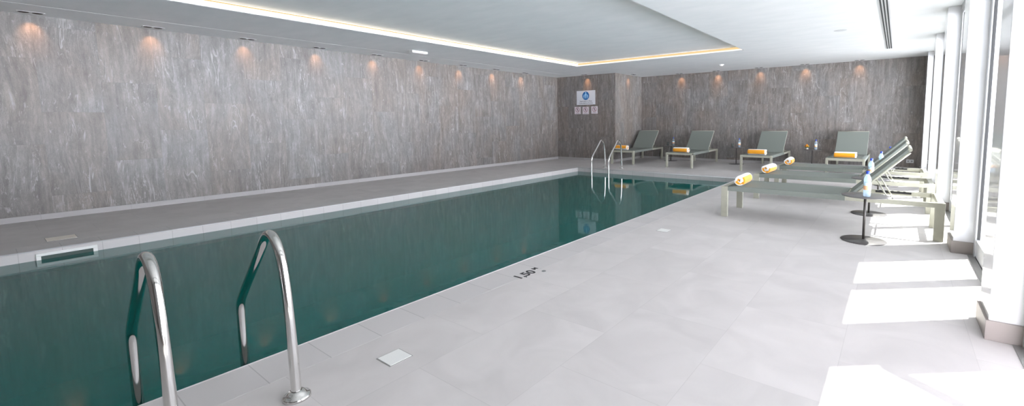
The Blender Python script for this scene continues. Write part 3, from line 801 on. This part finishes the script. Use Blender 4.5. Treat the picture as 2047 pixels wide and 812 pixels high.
# local -X faces the wall
ORD = ['first', 'second', 'third', 'fourth', 'fifth', 'sixth', 'seventh', 'eighth', 'ninth']
for k, y in enumerate((.60, 1.80, 3.03, 4.25, 5.45, 6.65, 7.87, 9.07, 10.30)):
    place(sp, n_ > 0, (XL+.20, y, H), 0, '%s twin recessed downlight from the camera end along the left stone wall' % ORD[k], 'twin downlights washing the stone walls'); n_ += 1
place(sp, True, (-8.33, YA-.20, H), -PI/2, 'twin recessed downlight above the blue disc sign', 'twin downlights washing the stone walls')
place(sp, True, (XC+.20, 12.95, H), 0, 'twin recessed downlight beside the lit right face of the stone block', 'twin downlights washing the stone walls')
for k, x in enumerate((-5.80, -4.60, -3.35, -2.15, -.88)):
    place(sp, True, (x, YB-.20, H), -PI/2, '%s of five twin downlights along the far wall, counted from the stone block' % ORD[k], 'twin downlights washing the stone walls')

em = thing('emergency_light', 'flat white emergency light on the lowered ceiling near the left wall', 'emergency light', (-8.29, 5.74, H))
bm = BM(); add_box(bm, -.065, .065, -.19, .19, -.045, .0, bev=.010); obj('housing', bm, 'lid', em)
bm = BM(); add_box(bm, -.05, .05, -.17, .17, -.049, -.0445, bev=.002); obj('lens', bm, simple('opal_lens', (.85, .86, .86), .3), em)
sd = thing('smoke_detector', 'round white smoke detector on the ceiling before the far wall', 'smoke detector', (-3.98, 12.24, H))
bm = BM(); add_lathe(bm, [(0, 0), (.075, 0), (.078, -.012), (.06, -.016)], 28); obj('base', bm, 'pvc', sd)
bm = BM(); add_lathe(bm, [(.055, -.014), (.052, -.034), (.03, -.045), (0, -.047)], 28); obj('sensor', bm, 'lid', sd)
fs = thing('ceiling_speaker', 'faint flush round disc in the bright ceiling left of the air slot', 'ceiling disc', (-.875, 8.94, H))
bm = BM(); add_lathe(bm, [(0, -.003), (.085, -.003), (.10, 0)], 32); obj('grille', bm, simple('off_white_grille', (.64, .66, .67), .6), fs)
ad = thing('air_diffuser', 'long linear air slot with three dark slits in the white ceiling', 'air vent', (-.225, 5.4, H))
bm = BM(); add_box(bm, -.066, .066, -6.4, 6.48, -.003, 0); obj('frame', bm, 'pvc', ad)
for k in (-1, 0, 1):
    bm = BM(); add_box(bm, k*.036-.009, k*.036+.009, -6.38, 6.46, -.006, -.0031); obj('slot', bm, simple('slot_shadow', (.03, .035, .035), .8), ad)
# ------------------------------------------------------------------ daylight
SKY = 11.0
wd = bpy.data.worlds.new('sky'); SC.world = wd; wd.use_nodes = True
nt = wd.node_tree; bg = nt.nodes['Background']; bg.inputs[1].default_value = SKY
# bright haze along the horizon, dimmer towards the zenith and below
tc = nt.nodes.new('ShaderNodeTexCoord'); sx = nt.nodes.new('ShaderNodeSeparateXYZ'); nt.links.new(tc.outputs['Generated'], sx.inputs[0])
mr = nt.nodes.new('ShaderNodeMapRange'); mr.inputs['From Min'].default_value = -1; mr.inputs['From Max'].default_value = 1
nt.links.new(sx.outputs['Z'], mr.inputs['Value'])
cr = nt.nodes.new('ShaderNodeValToRGB'); nt.links.new(mr.outputs[0], cr.inputs[0]); nt.links.new(cr.outputs[0], bg.inputs[0])
tint = (.94, .925, 1.03)
stops = [(0, .08), (.33, .14), (.40, .95), (.45, 2.0), (.49, 1.5), (.51, 1.05), (.56, .74), (.65, .34), (.80, .15), (1.0, .12)]
el = cr.color_ramp.elements
el[0].position = stops[0][0]; el[1].position = stops[-1][0]
for p_, v_ in stops[1:-1]: el.new(p_)
for e_, (p_, v_) in zip(el, stops): e_.color = (v_*tint[0], v_*tint[1], v_*tint[2], 1)
sl = bpy.data.lights.new('sun', 'SUN'); sl.energy = 14; sl.angle = math.radians(.53); sl.color = (1.0, .97, .92)
so_ = bpy.data.objects.new('sun', sl); COL.objects.link(so_); so_.location = (8, 8, 12)
EL = math.radians(65.9); AZ = math.atan2(.64, .77)
d = Vector((-math.cos(AZ)*math.cos(EL), -math.sin(AZ)*math.cos(EL), -math.sin(EL)))
so_.rotation_euler = d.to_track_quat('-Z', 'Y').to_euler()

# ------------------------------------------------------------------ camera
f_px, px, py, yaw, pit, rol = 881.1219, 1149.5745, 323.1238, -.6314, -.0908, -.0091
F = Vector((math.sin(yaw)*math.cos(pit), math.cos(yaw)*math.cos(pit), math.sin(pit)))
r_ = Vector((math.cos(yaw), -math.sin(yaw), 0)); u_ = r_.cross(F)
R = r_*math.cos(rol)+u_*math.sin(rol); U = -r_*math.sin(rol)+u_*math.cos(rol)
cam = bpy.data.cameras.new('camera'); co = bpy.data.objects.new('camera', cam); COL.objects.link(co)
mw = Matrix((R, U, -F)).transposed().to_4x4(); mw.translation = Vector((0, 0, 1.3)); co.matrix_world = mw
cam.sensor_fit = 'HORIZONTAL'; cam.sensor_width = 36; cam.lens = f_px/2047*36; cam.clip_start = .05; cam.clip_end = 200
cam.shift_x = -(px-1023.5)/2047; cam.shift_y = -(406-py)/2047
SC.camera = co
vs_ = SC.view_settings; vs_.view_transform = 'Standard'; vs_.look = 'None'; vs_.exposure = .98; vs_.gamma = 1; vs_.use_curve_mapping = False
